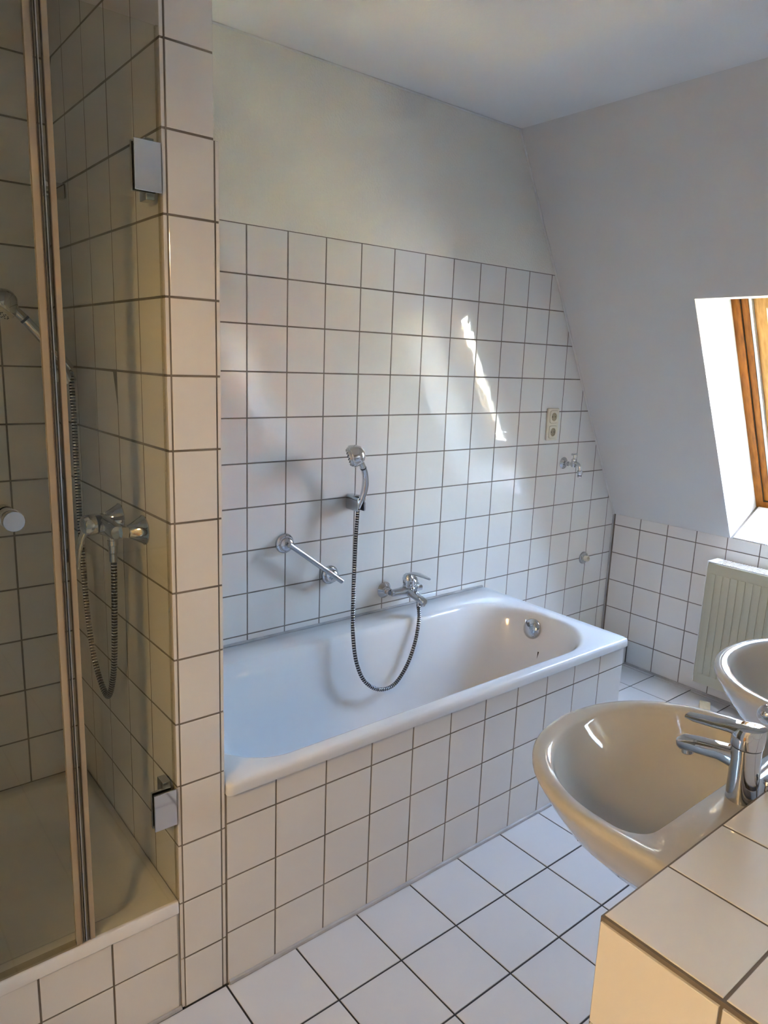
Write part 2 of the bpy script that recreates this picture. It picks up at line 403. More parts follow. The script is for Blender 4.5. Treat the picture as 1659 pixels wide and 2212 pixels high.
# the shower's edge tiles below the tray
tiles(part, (-.578, 0, 0), (0, -1, 0), (0, 0, 1), [.722, D+.0005], [q for q in rows if q < .30], t=.0075)
mb = MB(); mb.tube([(-.583, -.7375, .005), (-.583, -.7375, .27)], .004, 8); struct(mb.build('trim_7', silicone_m), 'grey silicone joint between partition and shower plinth', 'trim')

# shower back and left walls
mb = MB(); mb.box(XL, -.571, -.0342, .15, 0, CEIL); wsb = struct(mb.build('wall_shower_back', grout_m, smooth=False), 'tiled rear wall inside the shower', 'wall')
tiles(wsb, (0, -.035, 0), (1, 0, 0), (0, 0, 1), lines(-1.44, -.579, -.732, P), lines(.30, CEIL, Z1, P))
mb = MB(); mb.box(XL, -1.4415, -.74, -.03, 0, CEIL); wsl = struct(mb.build('wall_shower_left', grout_m, smooth=False), 'tiled left wall inside the shower', 'wall')
tiles(wsl, (-1.44, 0, 0), (0, 1, 0), (0, 0, 1), lines(-.74, -.036, -.6022, P), lines(.30, CEIL, Z1, P))

# shower plinth with its tiles
mb = MB(); mb.box(-1.45, -.5785, -.7400, -.70, .0, .268); pl = tag(mb.build('shower_plinth', grout_m, smooth=False), 'white tiled plinth carrying the shower tray', 'plinth')
tiles(pl, (0, -.742, 0), (1, 0, 0), (0, 0, 1), lines(-1.45, -.5815, -.735, P), [.002, .156, .269])
mb = MB(); mb.tube([(-1.45, -.744, .004), (-.58, -.744, .004)], .006, 8); struct(mb.build('trim_8', silicone_m), 'grey silicone joint under the shower plinth', 'trim')

# ------------------------------------------------------------------ rounded loops
def rrect(x0, x1, y0, y1, rl, rr, z, n=8):
    pts = []
    for cx, cy, r, a0 in ((x1-rr, y1-rr, rr, 0), (x0+rl, y1-rl, rl, 90), (x0+rl, y0+rl, rl, 180), (x1-rr, y0+rr, rr, 270)):
        for k in range(n+1):
            a = math.radians(a0+90*k/n); pts.append(V((cx+r*math.cos(a), cy+r*math.sin(a), z)))
    return pts
# shower tray
mb = MB()
tr = [(-1.438, -.5795, -.7455, -.036, .004, .004, .270), (-1.438, -.5795, -.7455, -.036, .005, .006, .298), (-1.435, -.5825, -.7425, -.039, .006, .006, .3015),
      (-1.40, -.615, -.700, -.075, .10, .10, .3015), (-1.392, -.624, -.690, -.085, .10, .10, .297), (-1.36, -.652, -.655, -.115, .11, .11, .236), (-1.34, -.675, -.63, -.14, .10, .10, .226),
      (-1.1, -.9, -.42, -.35, .03, .03, .218)]
mb.rings([rrect(*t) for t in tr], False, True)
tray = thing('shower_tray', 'white shower tray with rounded recess on the tiled plinth', 'shower tray')
mb.build('tray_shell', tray_m, tray, angle=50)
mb = MB(); mb.lathe([(.045, 0), (.045, .004), (.035, .007), (.0, .008)], (-1.0, -.385, .2185), (0, 0, 1)); mb.build('drain_cover', chrome_m, tray)

# shower doors
def pane(name, x0, x1, label):
    t = thing(name, label, 'shower door', (x0, -.738, .305))
    mb = MB(); mb.rbox(0, x1-x0, -.003, .003, 0, 1.834, .0008, 1); mb.build('glass_pane', sglass_m, t, smooth=False)
    return t
dr = pane('shower_door', -.7760, -.5835, 'narrow tinted glass shower door hinged to the tiled partition')
dl = pane('shower_door', -1.43, -.8020, 'wide tinted glass shower door with the round chrome knob')
for z in (1.895-.305, .552-.305):
    hg = MB(); hg.rbox(.143, .1945, -.0125, -.0085, z-.0445, z+.0445, .0008, 1); h = hg.build('hinge', chrome_m, dr)
    mb = MB(); mb.box(.1445, .19, -.0086, -.0035, z-.043, z+.043); mb.build('gasket', dark_m, h, smooth=False)
    mb = MB(); mb.rbox(.143, .1885, .0036, .0105, z-.0445, z+.0445, .0008, 1); mb.build('rear_plate', satin_m, h)
    mb = MB(); mb.rbox(.172, .1900, .0105, .045, z-.055, z+.055, .001, 1); mb.build('wall_bracket', satin_m, h)
# clear sealing strips between the two doors: clips on both glass edges, lips and a magnet strip between
def strip(parent, x0, x1, y0, y1, m, nm):
    ox = parent.location.x
    mb = MB(); mb.box(x0-ox, x1-ox, y0, y1, 0, 1.834); mb.build(nm, m, parent, smooth=False)
w_ = 1.43-.8020
mb = MB(); mb.box(.1925, .2035, -.0045, .0045, 0, 1.834); mb.build('edge_seal', seal_m, dr, smooth=False)
strip(dl, -.8085, -.7975, -.0052, .0052, sealf_m, 'edge_clip'); strip(dl, -.7975, -.7962, -.0056, .0056, sealdk_m, 'seal_groove')
strip(dl, -.7962, -.7890, -.0045, .0030, seal_m, 'seal_lip'); strip(dl, -.7935, -.7928, -.0050, .0030, sealdk_m, 'seal_groove'); strip(dl, -.7890, -.7872, -.0052, .0052, satin_m, 'magnet_strip')
strip(dr, -.7860, -.7805, -.0040, .0040, seal_m, 'seal_lip'); strip(dr, -.7805, -.7793, -.0056, .0056, sealdk_m, 'seal_groove'); strip(dr, -.7793, -.7700, -.0052, .0052, sealf_m, 'edge_clip')
mb = MB(); mb.box(0, w_, -.004, .004, -.003, .010); mb.build('bottom_seal', seal_m, dl, smooth=False)
kx_, kz_ = -.8835+1.43, 1.2555-.305
mb = MB(); mb.lathe([(.0165, -.004), (.0165, -.012), (.0125, -.013), (.0125, -.016), (.0168, -.017), (.0168, -.022), (.013, -.023), (.013, -.026), (.0178, -.027), (.0185, -.029), (.0185, -.037), (.0135, -.038), (.0135, -.042), (.0185, -.043), (.0185, -.056), (.0175, -.0575), (.0, -.0576)], (kx_, 0, kz_), (0, 1, 0), 36); kb = mb.build('door_knob', chrome_m, dl, angle=30)
for h0 in (-.0145, -.0245, -.040):
    mb = MB(); mb.lathe([(.0128, h0-.0012), (.0145, h0-.0012), (.0145, h0+.0012), (.0128, h0+.0012)], (kx_, 0, kz_), (0, 1, 0), 30); mb.build('rubber_ring', dark_m, kb)
mb = MB(); mb.lathe([(.0165, .004), (.0165, .03), (.0, .0302)], (kx_, 0, kz_), (0, 1, 0), 30); mb.build('inner_knob', chrome_m, dl)

# ------------------------------------------------------------------ banded metal hose
def hose(name, pts, r, label, ends=None, period=.0078):
    q = catmull(pts, period/6); n = len(q)
    rad = [r if (i % 6) < 3 else r*.92 for i in range(n)]      # silver band, then a black recessed band
    mis = [0 if (i % 6) < 2 else 1 for i in range(n)]
    t = thing(name, label, 'hose', tuple(pts[0]))
    o = V(pts[0])
    mb = MB(); mb.tube([p-o for p in q], rad, 12, mis=mis); mb.build('corrugated_tube', [chrome_m, dark_m], t, angle=60)
    if ends:
        for a, b, rr in ends:
            d = (V(b)-V(a)); L = d.length
            mb = MB(); mb.lathe([(rr*.75, 0), (rr, .002), (rr, L*.45), (rr*.82, L*.5), (rr*.86, L*.95), (rr*.6, L)], V(a)-o, d, 20); mb.build('hose_nut', chrome_m, t)
    return t

# ------------------------------------------------------------------ shower fittings
def flange_prof(r, h): return [(r, 0), (r, .002), (r*.95, .004), (r*.40, h*.85), (r*.36, h)]
sm = thing('shower_mixer', 'chrome single lever shower mixer on the partition tiles', 'mixer tap', (-.578, -.513, 1.163))
mb = MB(); 
for dy in (-.0775, .0775):
    mb = MB(); mb.lathe([(.034, 0), (.034, .002), (.032, .0035), (.016, .032), (.0145, .036)], (0, dy, 0), (-1, 0, 0), 32); mb.build('flange', chrome_m, sm)
    mb = MB(); mb.lathe([(.012, .03), (.0135, .031), (.0135, .052)], (0, dy, 0), (-1, 0, 0), 6); mb.build('union_nut', chrome_m, sm, smooth=False)
mb = MB()
mb.loft([(( -.060, -.0775, 0), (1, 0, 0), (0, 0, 1), .013, .014, 2.3), ((-.060, -.073, 0), (1, 0, 0), (0, 0, 1), .0155, .0165, 2.3), ((-.062, -.03, .002), (1, 0, 0), (0, 0, 1), .018, .019, 2.5), ((-.064, 0, .003), (1, 0, 0), (0, 0, 1), .021, .022, 2.6), ((-.062, .03, .002), (1, 0, 0), (0, 0, 1), .018, .019, 2.5), ((-.060, .073, 0), (1, 0, 0), (0, 0, 1), .0155, .0165, 2.3), ((-.060, .0775, 0), (1, 0, 0), (0, 0, 1), .013, .014, 2.3)], 28)
mb.build('body', chrome_m, sm)
mb = MB(); mb.lathe([(.020, 0), (.0215, .004), (.0215, .026), (.0195, .030)], (-.068, 0, .006), (-1, 0, -.05), 28); mb.build('cartridge', dark_m, sm)
mb = MB(); mb.lathe([(.0235, 0), (.0245, .003), (.0245, .018), (.022, .026), (.012, .031), (.0, .032)], (-.083, 0, .006), (-1, 0, -.05), 30); cp = mb.build('lever_cap', chrome_m, sm)
mb = MB(); mb.loft([((-.100, 0, .000), (0, 1, 0), (-1, 0, 0), .012, .010, 2.2), ((-.113, 0, -.022), (0, 1, 0), (-.7, 0, .5), .012, .008, 2.3), ((-.121, 0, -.050), (0, 1, 0), (-.95, 0, .2), .011, .0055, 2.4), ((-.124, 0, -.078), (0, 1, 0), (-1, 0, .1), .009, .004, 2.4), ((-.1235, 0, -.092), (0, 1, 0), (-1, 0, 0), .005, .0028, 2.2)], 20); mb.build('lever', chrome_m, cp)
mb = MB(); mb.lathe([(.011, 0), (.011, -.022), (.0125, -.023), (.0125, -.034), (.0105, -.036)], (-.045, 0, -.012), (0, 0, 1), 22); mb.build('hose_outlet', chrome_m, sm)
hose('shower_hose', [(-.603, -.180, 1.500), (-.606, -.199, 1.386), (-.610, -.213, 1.268), (-.615, -.235, 1.149), (-.620, -.258, 1.056), (-.620, -.268, .958), (-.620, -.283, .872), (-.620, -.309, .791), (-.620, -.352, .728), (-.620, -.421, .700), (-.620, -.472, .787), (-.621, -.495, .914), (-.622, -.510, 1.050), (-.623, -.513, 1.085)], 0.0074,
     'ribbed metal hose hanging in a long loop inside the shower', ends=[((-.623, -.513, 1.117), (-.623, -.513, 1.075), .0105)])
rail = thing('slide_rail', 'chrome slide rail on the shower side of the partition', 'shower rail', (-.578, -.12, 1.0))
mb = MB(); mb.tube([(-.047, 0, -.02), (-.047, 0, .98)], .0095, 18); mb.build('bar', chrome_m, rail)
for z in (.0, .945):
    mb = MB(); mb.rbox(-.060, 0, -.017, .017, z-.018, z+.018, .004, 2); mb.build('bracket', chrome_m, rail)
mb = MB(); mb.rbox(-.064, -.014, -.045, .016, .47, .505, .006, 2); sl = mb.build('slider', satin_m, rail)
mb = MB(); mb.lathe([(.017, 0), (.0135, .05)], (-.026, -.052, .475), (-.45, -.1, 1), 20); mb.build('cone_holder', satin_m, sl)
def hand_shower(name, pts, rads, head_c, head_n, head_r, label, clear=False):
    t = thing(name, label, 'hand shower', tuple(pts[0])); o = V(pts[0])
    q = catmull(pts, .006); n = len(q)
    rr = []
    for i in range(n):
        f = i/(n-1)*(len(rads)-1); k = min(int(f), len(rads)-2); rr.append(rads[k]+(rads[k+1]-rads[k])*(f-k))
    mb = MB(); mb.tube([p-o for p in q], rr, 18); mb.build('handle', chrome_m, t)
    k = int(n*.72); mb = MB(); mb.tube([q[k]-o, q[k+1]-o], rr[k]*1.03, 18); mb.build('ring_groove', dark_m, t)
    R = head_r; c = V(head_c)-o
    mb = MB(); mb.lathe([(.0, -.044), (R*.35, -.042), (R*.68, -.034), (R*.90, -.018), (R, 0), (R, .006), (R*.96, .009), (R*.86, .0095)], c, head_n, 32); hd = mb.build('head', chrome_m, t, angle=60)
    mb = MB(); mb.lathe([(R*.90, .007), (R*.84, .016), (R*.4, .018), (.0, .018)], c, head_n, 32); fc = mb.build('spray_face', cream_m if clear else satin_m, hd)
    nozzle = MB(); a = V(head_n).normalized(); u = a.cross(V((0, 0, 1))).normalized(); w = a.cross(u)
    for ring, cnt in ((R*.7, 16), (R*.45, 10), (R*.2, 5)):
        for j in range(cnt):
            an = 2*math.pi*j/cnt; nozzle.lathe([(.0016, 0), (.0012, .002)], c+a*.0175+u*ring*math.cos(an)+w*ring*math.sin(an), a, 6)
    nz = nozzle.build('nozzles', dark_m, fc); nz['kind'] = 'stuff'
    return t
hand_shower('hand_shower', [(-.603, -.178, 1.508), (-.632, -.176, 1.545), (-.668, -.172, 1.585), (-.700, -.170, 1.622), (-.724, -.168, 1.645), (-.745, -.166, 1.655)], [.0105, .0125, .0130, .0120, .0115, .012], (-.752, -.166, 1.652), (-.50, -.10, -.86), .036, 'hand shower with pale round head held above the shower rail', True)

# ------------------------------------------------------------------ bathtub and surround
sur = thing('bath_surround', 'white tiled surround under the bathtub rim', 'bath surround', (0, 0, 0))
mb = MB(); mb.box(-.4605, 1.2, -D+.0015, -D+.05, 0, .531); mb.build('front_panel', grout_m, sur, smooth=False)
mb = MB(); mb.box(1.15, 1.2017, -D+.05, -.004, 0, .531); mb.build('end_panel', grout_m, sur, smooth=False)
tiles(sur, (0, -D, 0), (1, 0, 0), (0, 0, 1), lines(-.4585, 1.2055, -.321, P), lines(.0015, .534, .4531, P))
tiles(sur, (1.2032, 0, 0), (0, 1, 0), (0, 0, 1), lines(-D+.006, -.003, -.6022, P), lines(.0015, .534, .4531, P))
tub = thing('bathtub', 'white enamel built-in bathtub in the tiled surround', 'bathtub', (0, 0, 0))
mb = MB()
tl = [(-.4575, 1.2090, -.7565, -.004, .012, .012, .531), (-.4575, 1.2120, -.7590, -.003, .014, .014, .5335), (-.4575, 1.2120, -.7590, -.003, .014, .016, .553), (-.4560, 1.2100, -.7570, -.004, .014, .016, .5605), (-.450, 1.203, -.7500, -.010, .014, .018, .5650),
      (-.415, 1.150, -.722, -.128, .15, .25, .5655), (-.408, 1.142, -.715, -.136, .148, .25, .5635), (-.401, 1.134, -.708, -.145, .145, .248, .5570), (-.394, 1.126, -.700, -.155, .145, .245, .543), (-.384, 1.116, -.690, -.166, .145, .24, .515),
      (-.352, 1.094, -.668, -.192, .145, .235, .42), (-.305, 1.070, -.648, -.214, .145, .225, .31), (-.262, 1.048, -.632, -.232, .14, .21, .235), (-.225, 1.020, -.612, -.252, .13, .19, .195), (-.18, .985, -.585, -.278, .12, .17, .176),
      (-.10, .92, -.53, -.33, .09, .09, .168), (.1, .75, -.45, -.41, .01, .01, .164)]
mb.rings([rrect(*t, n=14) for t in tl], False, True)
mb.build('shell', enamel_m, tub, angle=60)
on = V((-1, 0, .24)).normalized()
mb = MB(); mb.lathe([(.042, 0), (.042, .006), (.0395, .011), (.033, .018), (.022, .0225), (.0, .0245)], (1.1115, -.378, .499), on, 36); kb = mb.build('overflow_knob', chrome_m, tub)
mb = MB(); mb.loft([(V((1.1115, -.378, .499))+on*.0215+V((0, .014, .020)), (0, .55, .83), on, .016, .004, 2), (V((1.1115, -.378, .499))+on*.027+V((0, .012, .018)), (0, .55, .83), on, .012, .002, 2)], 16); mb.build('grip', chrome_m, kb)
mb = MB(); mb.lathe([(.035, 0), (.035, .003), (.028, .006), (.0, .008)], (.86, -.43, .168), (0, 0, 1), 28); mb.build('drain_plug', chrome_m, tub)

# ------------------------------------------------------------------ bath fittings on the back wall
bm_ = thing('bath_mixer', 'chrome single lever bath mixer above the tub rim', 'mixer tap', (.695, 0, .650))
for dx in (-.075, .075):
    mb = MB(); mb.lathe([(.034, 0), (.034, .002), (.031, .0045), (.021, .014), (.0165, .017)], (dx, 0, 0), (0, -1, 0), 32); mb.build('flange', chrome_m, bm_)
    mb = MB(); mb.lathe([(.0145, .014), (.0145, .034), (.0125, .036), (.0125, .042)], (dx, 0, 0), (0, -1, 0), 20); mb.build('union_nut', chrome_m, bm_)
mb = MB()
mb.loft([((-.0790, -.052, 0), (0, 1, 0), (0, 0, 1), .010, .011, 2.2), ((-.075, -.053, 0), (0, 1, 0), (0, 0, 1), .0145, .0145, 2.2), ((-.04, -.060, .002), (0, 1, 0), (0, 0, 1), .016, .016, 2.3), ((-.012, -.066, .004), (0, 1, 0), (0, 0, 1), .021, .021, 2.4), ((.012, -.066, .004), (0, 1, 0), (0, 0, 1), .021, .021, 2.4), ((.04, -.060, .002), (0, 1, 0), (0, 0, 1), .016, .016, 2.3), ((.075, -.053, 0), (0, 1, 0), (0, 0, 1), .0145, .0145, 2.2), ((.079, -.052, 0), (0, 1, 0), (0, 0, 1), .010, .011, 2.2)], 28)
mb.build('body', chrome_m, bm_)
mb = MB(); mb.loft([((0, -.060, .002), (1, 0, 0), (0, -.2, 1), .022, .020, 2.6), ((0, -.095, -.004), (1, 0, 0), (0, -.2, 1), .019, .0165, 2.8), ((0, -.130, -.013), (1, 0, 0), (0, -.25, 1), .0165, .0135, 2.9), ((0, -.160, -.021), (1, 0, 0), (0, -.25, 1), .0150, .0125, 2.9), ((0, -.166, -.023), (1, 0, 0), (0, -.25, 1), .011, .0095, 2.6)], 28); spt = mb.build('spout', chrome_m, bm_)
mb = MB(); mb.lathe([(.0105, 0), (.0105, .012), (.0085, .014)], (0, -.153, -.026), (0, -.15, -1), 20); mb.build('aerator', satin_m, spt)
mb = MB(); mb.lathe([(.0065, 0), (.0065, .016), (.009, .018), (.009, .026), (.0, .028)], (.002, -.105, .008), (0, -.25, 1), 18); mb.build('diverter_knob', chrome_m, spt)
mb = MB(); mb.lathe([(.024, 0), (.0245, .010), (.0225, .012), (.0225, .018), (.0235, .020), (.0235, .040), (.019, .052), (.009, .059), (.0, .060)], (0, -.064, .014), (0, .12, 1), 30); cp = mb.build('lever_cap', chrome_m, bm_)
mb = MB(); mb.loft([((0, -.060, .066), (1, 0, 0), (0, .3, 1), .013, .008, 2.2), ((0, -.085, .078), (1, 0, 0), (0, 0, 1), .014, .0065, 2.3), ((0, -.120, .083), (1, 0, 0), (0, 0, 1), .0135, .0062, 2.4), ((0, -.160, .082), (1, 0, 0), (0, 0, 1), .0105, .0052, 2.4), ((0, -.186, .080), (1, 0, 0), (0, 0, 1), .006, .0035, 2.2)], 22); mb.build('lever', chrome_m, cp)
hose('shower_hose', [(.4225, -.069, 1.030), (.417, -.074, .990), (.407, -.082, .914), (.383, -.110, .764), (.341, -.165, .642), (.320, -.200, .568), (.319, -.225, .487), (.346, -.240, .416), (.409, -.245, .368), (.486, -.240, .363), (.558, -.225, .411), (.615, -.205, .487), (.664, -.170, .562), (.693, -.133, .602)], .0076,
     'banded chrome and black hose hanging down into the bathtub', ends=[((.697, -.124, .634), (.694, -.132, .592), .0105)], period=.0090)
hold = thing('shower_holder', 'small chrome wall holder for the bath hand shower', 'holder', (.432, 0, 1.036))
mb = MB(); mb.rbox(-.0190, .0190, -.052, .0, -.029, .029, .007, 3); mb.build('block', chrome_m, hold)
for sx, x0, x1 in ((-1, -.0235, -.0165), (1, .0085, .0155)):
    mb = MB(); mb.rbox(x0, x1, -.083, -.046, -.027, .025, .0030, 2); mb.build('prong', chrome_m, hold)
mb = MB(); mb.rbox(-.0170, .0090, -.0555, -.050, -.026, .024, .001, 1); mb.build('insert', dark_m, hold)
mb = MB(); mb.rbox(.0080, .0090, -.080, -.050, -.026, .024, .0003, 1); mb.build('insert', dark_m, hold)
hand_shower('hand_shower', [(.4235, -.068, 1.020), (.430, -.072, 1.045), (.441, -.076, 1.075), (.444, -.081, 1.112), (.437, -.086, 1.150), (.420, -.094, 1.178), (.398, -.104, 1.205), (.385, -.110, 1.216)], [.0100, .0115, .0125, .0130, .0120, .0115, .0115, .010], (.366, -.106, 1.222), (-.82, .46, -.30), .041, 'curved chrome hand shower resting in its holder above the bathtub')

gr = thing('grab_rail', 'short slanting chrome grab rail on the tiles above the bathtub', 'grab rail', (.147, 0, .907))
def gflange(x, z):
    mb = MB(); mb.lathe([(.0365, 0), (.0365, .006), (.0345, .010), (.0290, .0135), (.0285, .018), (.025, .027), (.0155, .0345), (.0, .036)], (x, 0, z), (0, -1, 0), 34); f = mb.build('flange', chrome_m, gr)
    mb = MB(); mb.lathe([(.0095, .03), (.0085, .052)], (x, 0, z), (0, -1, 0), 18); mb.build('post', chrome_m, f)
gflange(0, 0); gflange(.200, -.149)
dd = V((.200, 0, -.149)).normalized(); c0 = V((0, -.052, 0)); L = .2495
mb = MB(); mb.tube([c0-dd*.012, c0+dd*(L+.028)], .0098, 22); mb.build('bar', satin_m, gr)

# double socket
so = thing('double_socket', 'cream double wall socket above the washing machine tap', 'socket', (1.605, 0, 1.2965))
mb = MB(); mb.rbox(-.0405, .0405, -.0125, .0, -.0758, .0758, .0055, 3); mb.build('frame', cream_m, so)
for z in (.0357, -.0357):
    mb = MB()
    # insert with a round well
    n = 32; R = .0195; hw = .0285
    outer = []; 
    for k in range(n):
        a = 2*math.pi*k/n; c_, s_ = math.cos(a), math.sin(a); e = 7
        q = (abs(c_)**e+abs(s_)**e)**(-1/e); outer.append((hw*q*c_, hw*q*s_))
    mk = lambda pts, y: [V((p[0], y, z+p[1])) for p in pts]
    circ = lambda r: [(r*math.cos(2*math.pi*k/n), r*math.sin(2*math.pi*k/n)) for k in range(n)]
    mb.rings([mk(outer, -.0115), mk(outer, -.0148), mk([(a*.97, b*.97) for a, b in outer], -.0155), mk(circ(R+.0012), -.0155), mk(circ(R), -.0148), mk(circ(R*.97), -.0132)], False, False)
    ins = mb.build('insert', cream_m, so)
    mb = MB(); mb.rings([mk(circ(R*.98), -.0140), mk(circ(R*.96), -.0127)], False, True); mb.build('well', creamd_m, ins)
    for dx in (-.0095, .0095):
        mb = MB(); mb.lathe([(.0026, .0127), (.0026, .0133)], (dx, 0, z), (0, -1, 0), 12); mb.build('pin_hole', dark_m, ins)
    for dz in (-1, 1):
        mb = MB(); mb.box(-.0022, .0022, -.0145, -.0127, z+dz*.0165-.002, z+dz*.0165+.002); mb.build('earth_contact', brass_m, ins, smooth=False)
    mb = MB(); mb.rings([mk([(a*1.06, b*1.06) for a, b in outer], -.0124), mk([(a*1.06, b*1.06) for a, b in outer], -.0127), mk(outer, -.0127)], False, False); mb.build('shade_ring', creamd_m, ins)  # flat dark ring on the frame, shade of the joint put into its colour

# washing machine tap
tp = thing('wall_tap', 'chrome wall tap with cross handle below the double socket', 'tap', (1.7247, 0, 1.105))
mb = MB(); mb.lathe([(.029, 0), (.029, .002), (.026, .006), (.013, .012), (.011, .013)], (0, 0, 0), (0, -1, 0), 32); mb.build('flange', chrome_m, tp)
mb = MB(); mb.lathe([(.010, 0), (.010, .02), (.0115, .02), (.0115, .03), (.008, .032), (.0085, .052), (.012, .058), (.0, .072)], (0, 0, 0), (0, -1, 0), 20); mb.build('stem', chrome_m, tp)
mb = MB(); mb.lathe([(.0, -.014), (.010, -.012), (.0125, -.004), (.0125, .016), (.011, .017), (.011, .026), (.0105, .027), (.006, .029), (.0045, .046)], (0, -.060, .0), (0, 0, 1), 20); mb.build('valve_body', chrome_m, tp)
mb = MB(); mb.tube([(-.017, -.060, .050), (.017, -.060, .050)], .0038, 10); hb = mb.build('cross_handle', chrome_m, tp)
for sx in (-1, 1):
    mb = MB(); mb.lathe([(.0038, 0), (.0055, .003), (.0055, .007), (.0, .0085)], (sx*.0125, -.060, .050), (sx, 0, 0), 12); mb.build('handle_end', chrome_m, hb)
q = catmull([(0, -.060, .006), (0, -.078, .008), (.0, -.094, -.004), (.0, -.100, -.026)], .004)
mb = MB(); mb.tube(q, .0085, 16); mb.build('spout', chrome_m, tp)
mb = MB(); mb.lathe([(.011, 0), (.0135, .002), (.0135, .016), (.0115, .020), (.0105, .021), (.0105, .032)], (0, -.100, -.024), (0, 0, -1), 24); nz = mb.build('hose_union', chrome_m, tp)
mb = MB(); mb.lathe([(.0108, .0225), (.0108, .0255), (.0095, .026)], (0, -.100, -.024), (0, 0, -1), 24); mb.build('thread_ring', dark_m, nz)

# waste outlet
dn = thing('drain_outlet', 'round chrome drain outlet with cream stub low on the back wall', 'drain outlet', (1.960, 0, .592))
mb = MB(); mb.lathe([(.033, 0), (.033, .003), (.030, .009), (.022, .013), (.013, .014)], (0, 0, 0), (0, -1, 0), 32); mb.build('rosette', chrome_m, dn)
mb = MB(); mb.lathe([(.0145, .01), (.0150, .034), (.0118, .0345), (.011, .018), (.0, .018)], (0, 0, 0), (0, -1, 0), 28); mb.build('stub', cream_m, dn)

# low pipe casing along the foot of the back wall
pc = thing('pipe_casing', 'low tiled pipe casing along the floor beside the bathtub', 'pipe casing')
mb = MB(); mb.box(1.204, XR+.001, -.1630, .0, 0, .1335); mb.build('core', grout_m, pc, smooth=False)
tiles(pc, (0, -.1644, 0), (1, 0, 0), (0, 0, 1), lines(1.206, XR-.003, 0, P), [.002, .133])
tiles(pc, (0, 0, .135), (1, 0, 0), (0, 1, 0), lines(1.206, XR-.003, 0, P), [-.1575, -.001])

# ------------------------------------------------------------------ radiator
RX, RY, RZ0, RZ1 = 2.100, -.5905, .089, .688
RW = .92
ra = thing('radiator', 'cream ribbed panel radiator under the roof window', 'radiator', (RX, RY, RZ0))
H = RZ1-RZ0
mb = MB(); mb.rbox(.0035, .018, -RW, 0, 0, H, .003, 2); mb.build('front_panel', rad_m, ra)
nr = int((RW-.05)/.0348)
rb = MB(); rb.rbox(0, .006, -.0140, .0140, .050, H-.048, .0028, 2); rib0 = rb.build('rib', rad_m, ra); rib0.location = (0, -.030, 0)
for k in range(1, nr):
    r_ = rib0.copy(); COL.objects.link(r_); r_.location = (0, -.030-.0348*k, 0)
mb = MB(); mb.rbox(.078, .090, -RW, 0, 0, H, .003, 2); mb.build('rear_panel', rad_m, ra)
for yy in (0, -RW+.002):
    mb = MB(); mb.rbox(.0, .094, yy-.002, yy+.0015, .0, H+.008, .0008, 1); mb.build('side_cover', radw_m, ra)
mb = MB(); mb.box(.018, .078, -RW+.01, -.004, .03, H-.02); mb.build('shade_box', raddark_m, ra, smooth=False)  # near-black box under the grille, shade between the panels put into its colour
mb = MB(); mb.rbox(.002, .092, -.034, -.0005, H+.002, H+.009, .0015, 1); mb.build('end_plate', radw_m, ra)
g = MB()
for k in range(8): x = .0035+.0122*k; g.box(x-.0016, x+.0016, -RW+.004, -.034, H+.003, H+.008)
k = 0
while .034+.0125*k < RW-.01:
    y = -.034-.0125*k; g.box(.002, .092, y-.0022, y+.0022, H+.0035, H+.0082); k += 1
gg = g.build('top_grille', radw_m, ra, smooth=False); gg['kind'] = 'stuff'
for y in (-.12, -RW+.12):
    mb = MB(); mb.box(.088, XR-RX-.001, y-.02, y+.02, .1, H-.08); mb.build('wall_hook', radw_m, ra, smooth=False)

# ------------------------------------------------------------------ roof window
def frame_bar(mb, y0, y1, s0, s1, n0, n1):
    ps = [sp(s, n, y) for s in (s0, s1) for y in (y0, y1) for n in (n0, n1)]
    mb.add(ps, [(0, 1, 3, 2), (4, 6, 7, 5), (0, 4, 5, 1), (2, 3, 7, 6), (0, 2, 6, 4), (1, 5, 7, 3)])
S0, S1 = ST+.05, SL
def roof_window(name, WY0, WY1, label):
    def ring_parts(name, d0, d1, n0, n1, m, parent):
        for nm, a in (('stile', (WY0-d0, WY0-d1, S0+d0, S1-d0)), ('stile', (WY1+d0, WY1+d1, S0+d0, S1-d0)), ('rail', (WY0-d1, WY1+d1, S1-d1, S1-d0)), ('rail', (WY0-d1, WY1+d1, S0+d0, S0+d1))):
            mb = MB(); frame_bar(mb, a[0], a[1], a[2], a[3], n0, n1); mb.build(name+'_'+nm, m, parent, smooth=False)
    win = bpy.data.objects.new(name, None); COL.objects.link(win); struct(win, label, 'window')
    ring_parts('frame', 0.0, .036, .262, .335, wood_m, win)
    ring_parts('frame', .036, .066, .272, .335, wood_m, win)
    ring_parts('groove', .034, .038, .266, .30, dark_m, win)
    ring_parts('metal', .066, .078, .276, .335, alu_m, win)
    sash = bpy.data.objects.new('sash', None); COL.objects.link(sash); sash.parent = win
    ring_parts('sash', .080, .128, .290, .338, sashwood_m, sash)
    ring_parts('gasket', .128, .132, .300, .320, dark_m, sash)
    mb = MB(); frame_bar(mb, WY0-.125, WY1+.125, S0+.125, S1-.125, .308, .314); mb.build('pane', wglass_m, sash, smooth=False)
    pd = bpy.data.lights.new(name+'_portal', 'AREA'); pd.shape = 'RECTANGLE'; pd.size = .56; pd.size_y = S1-S0
    pd.cycles.is_portal = True
    po = bpy.data.objects.new(name+'_portal', pd); COL.objects.link(po)
    pm = Matrix((V((0, -1, 0)), sd, sn)).transposed().to_4x4()      # local -Z points into the room
    pm.translation = sp((S0+S1)/2, .36, (WY0+WY1)/2)
    po.matrix_world = pm
roof_window('window_1', *OPEN[0], 'pine roof window in the sloping wall above the radiator')
roof_window('window_2', *OPEN[1], 'second pine roof window further along the sloping wall')

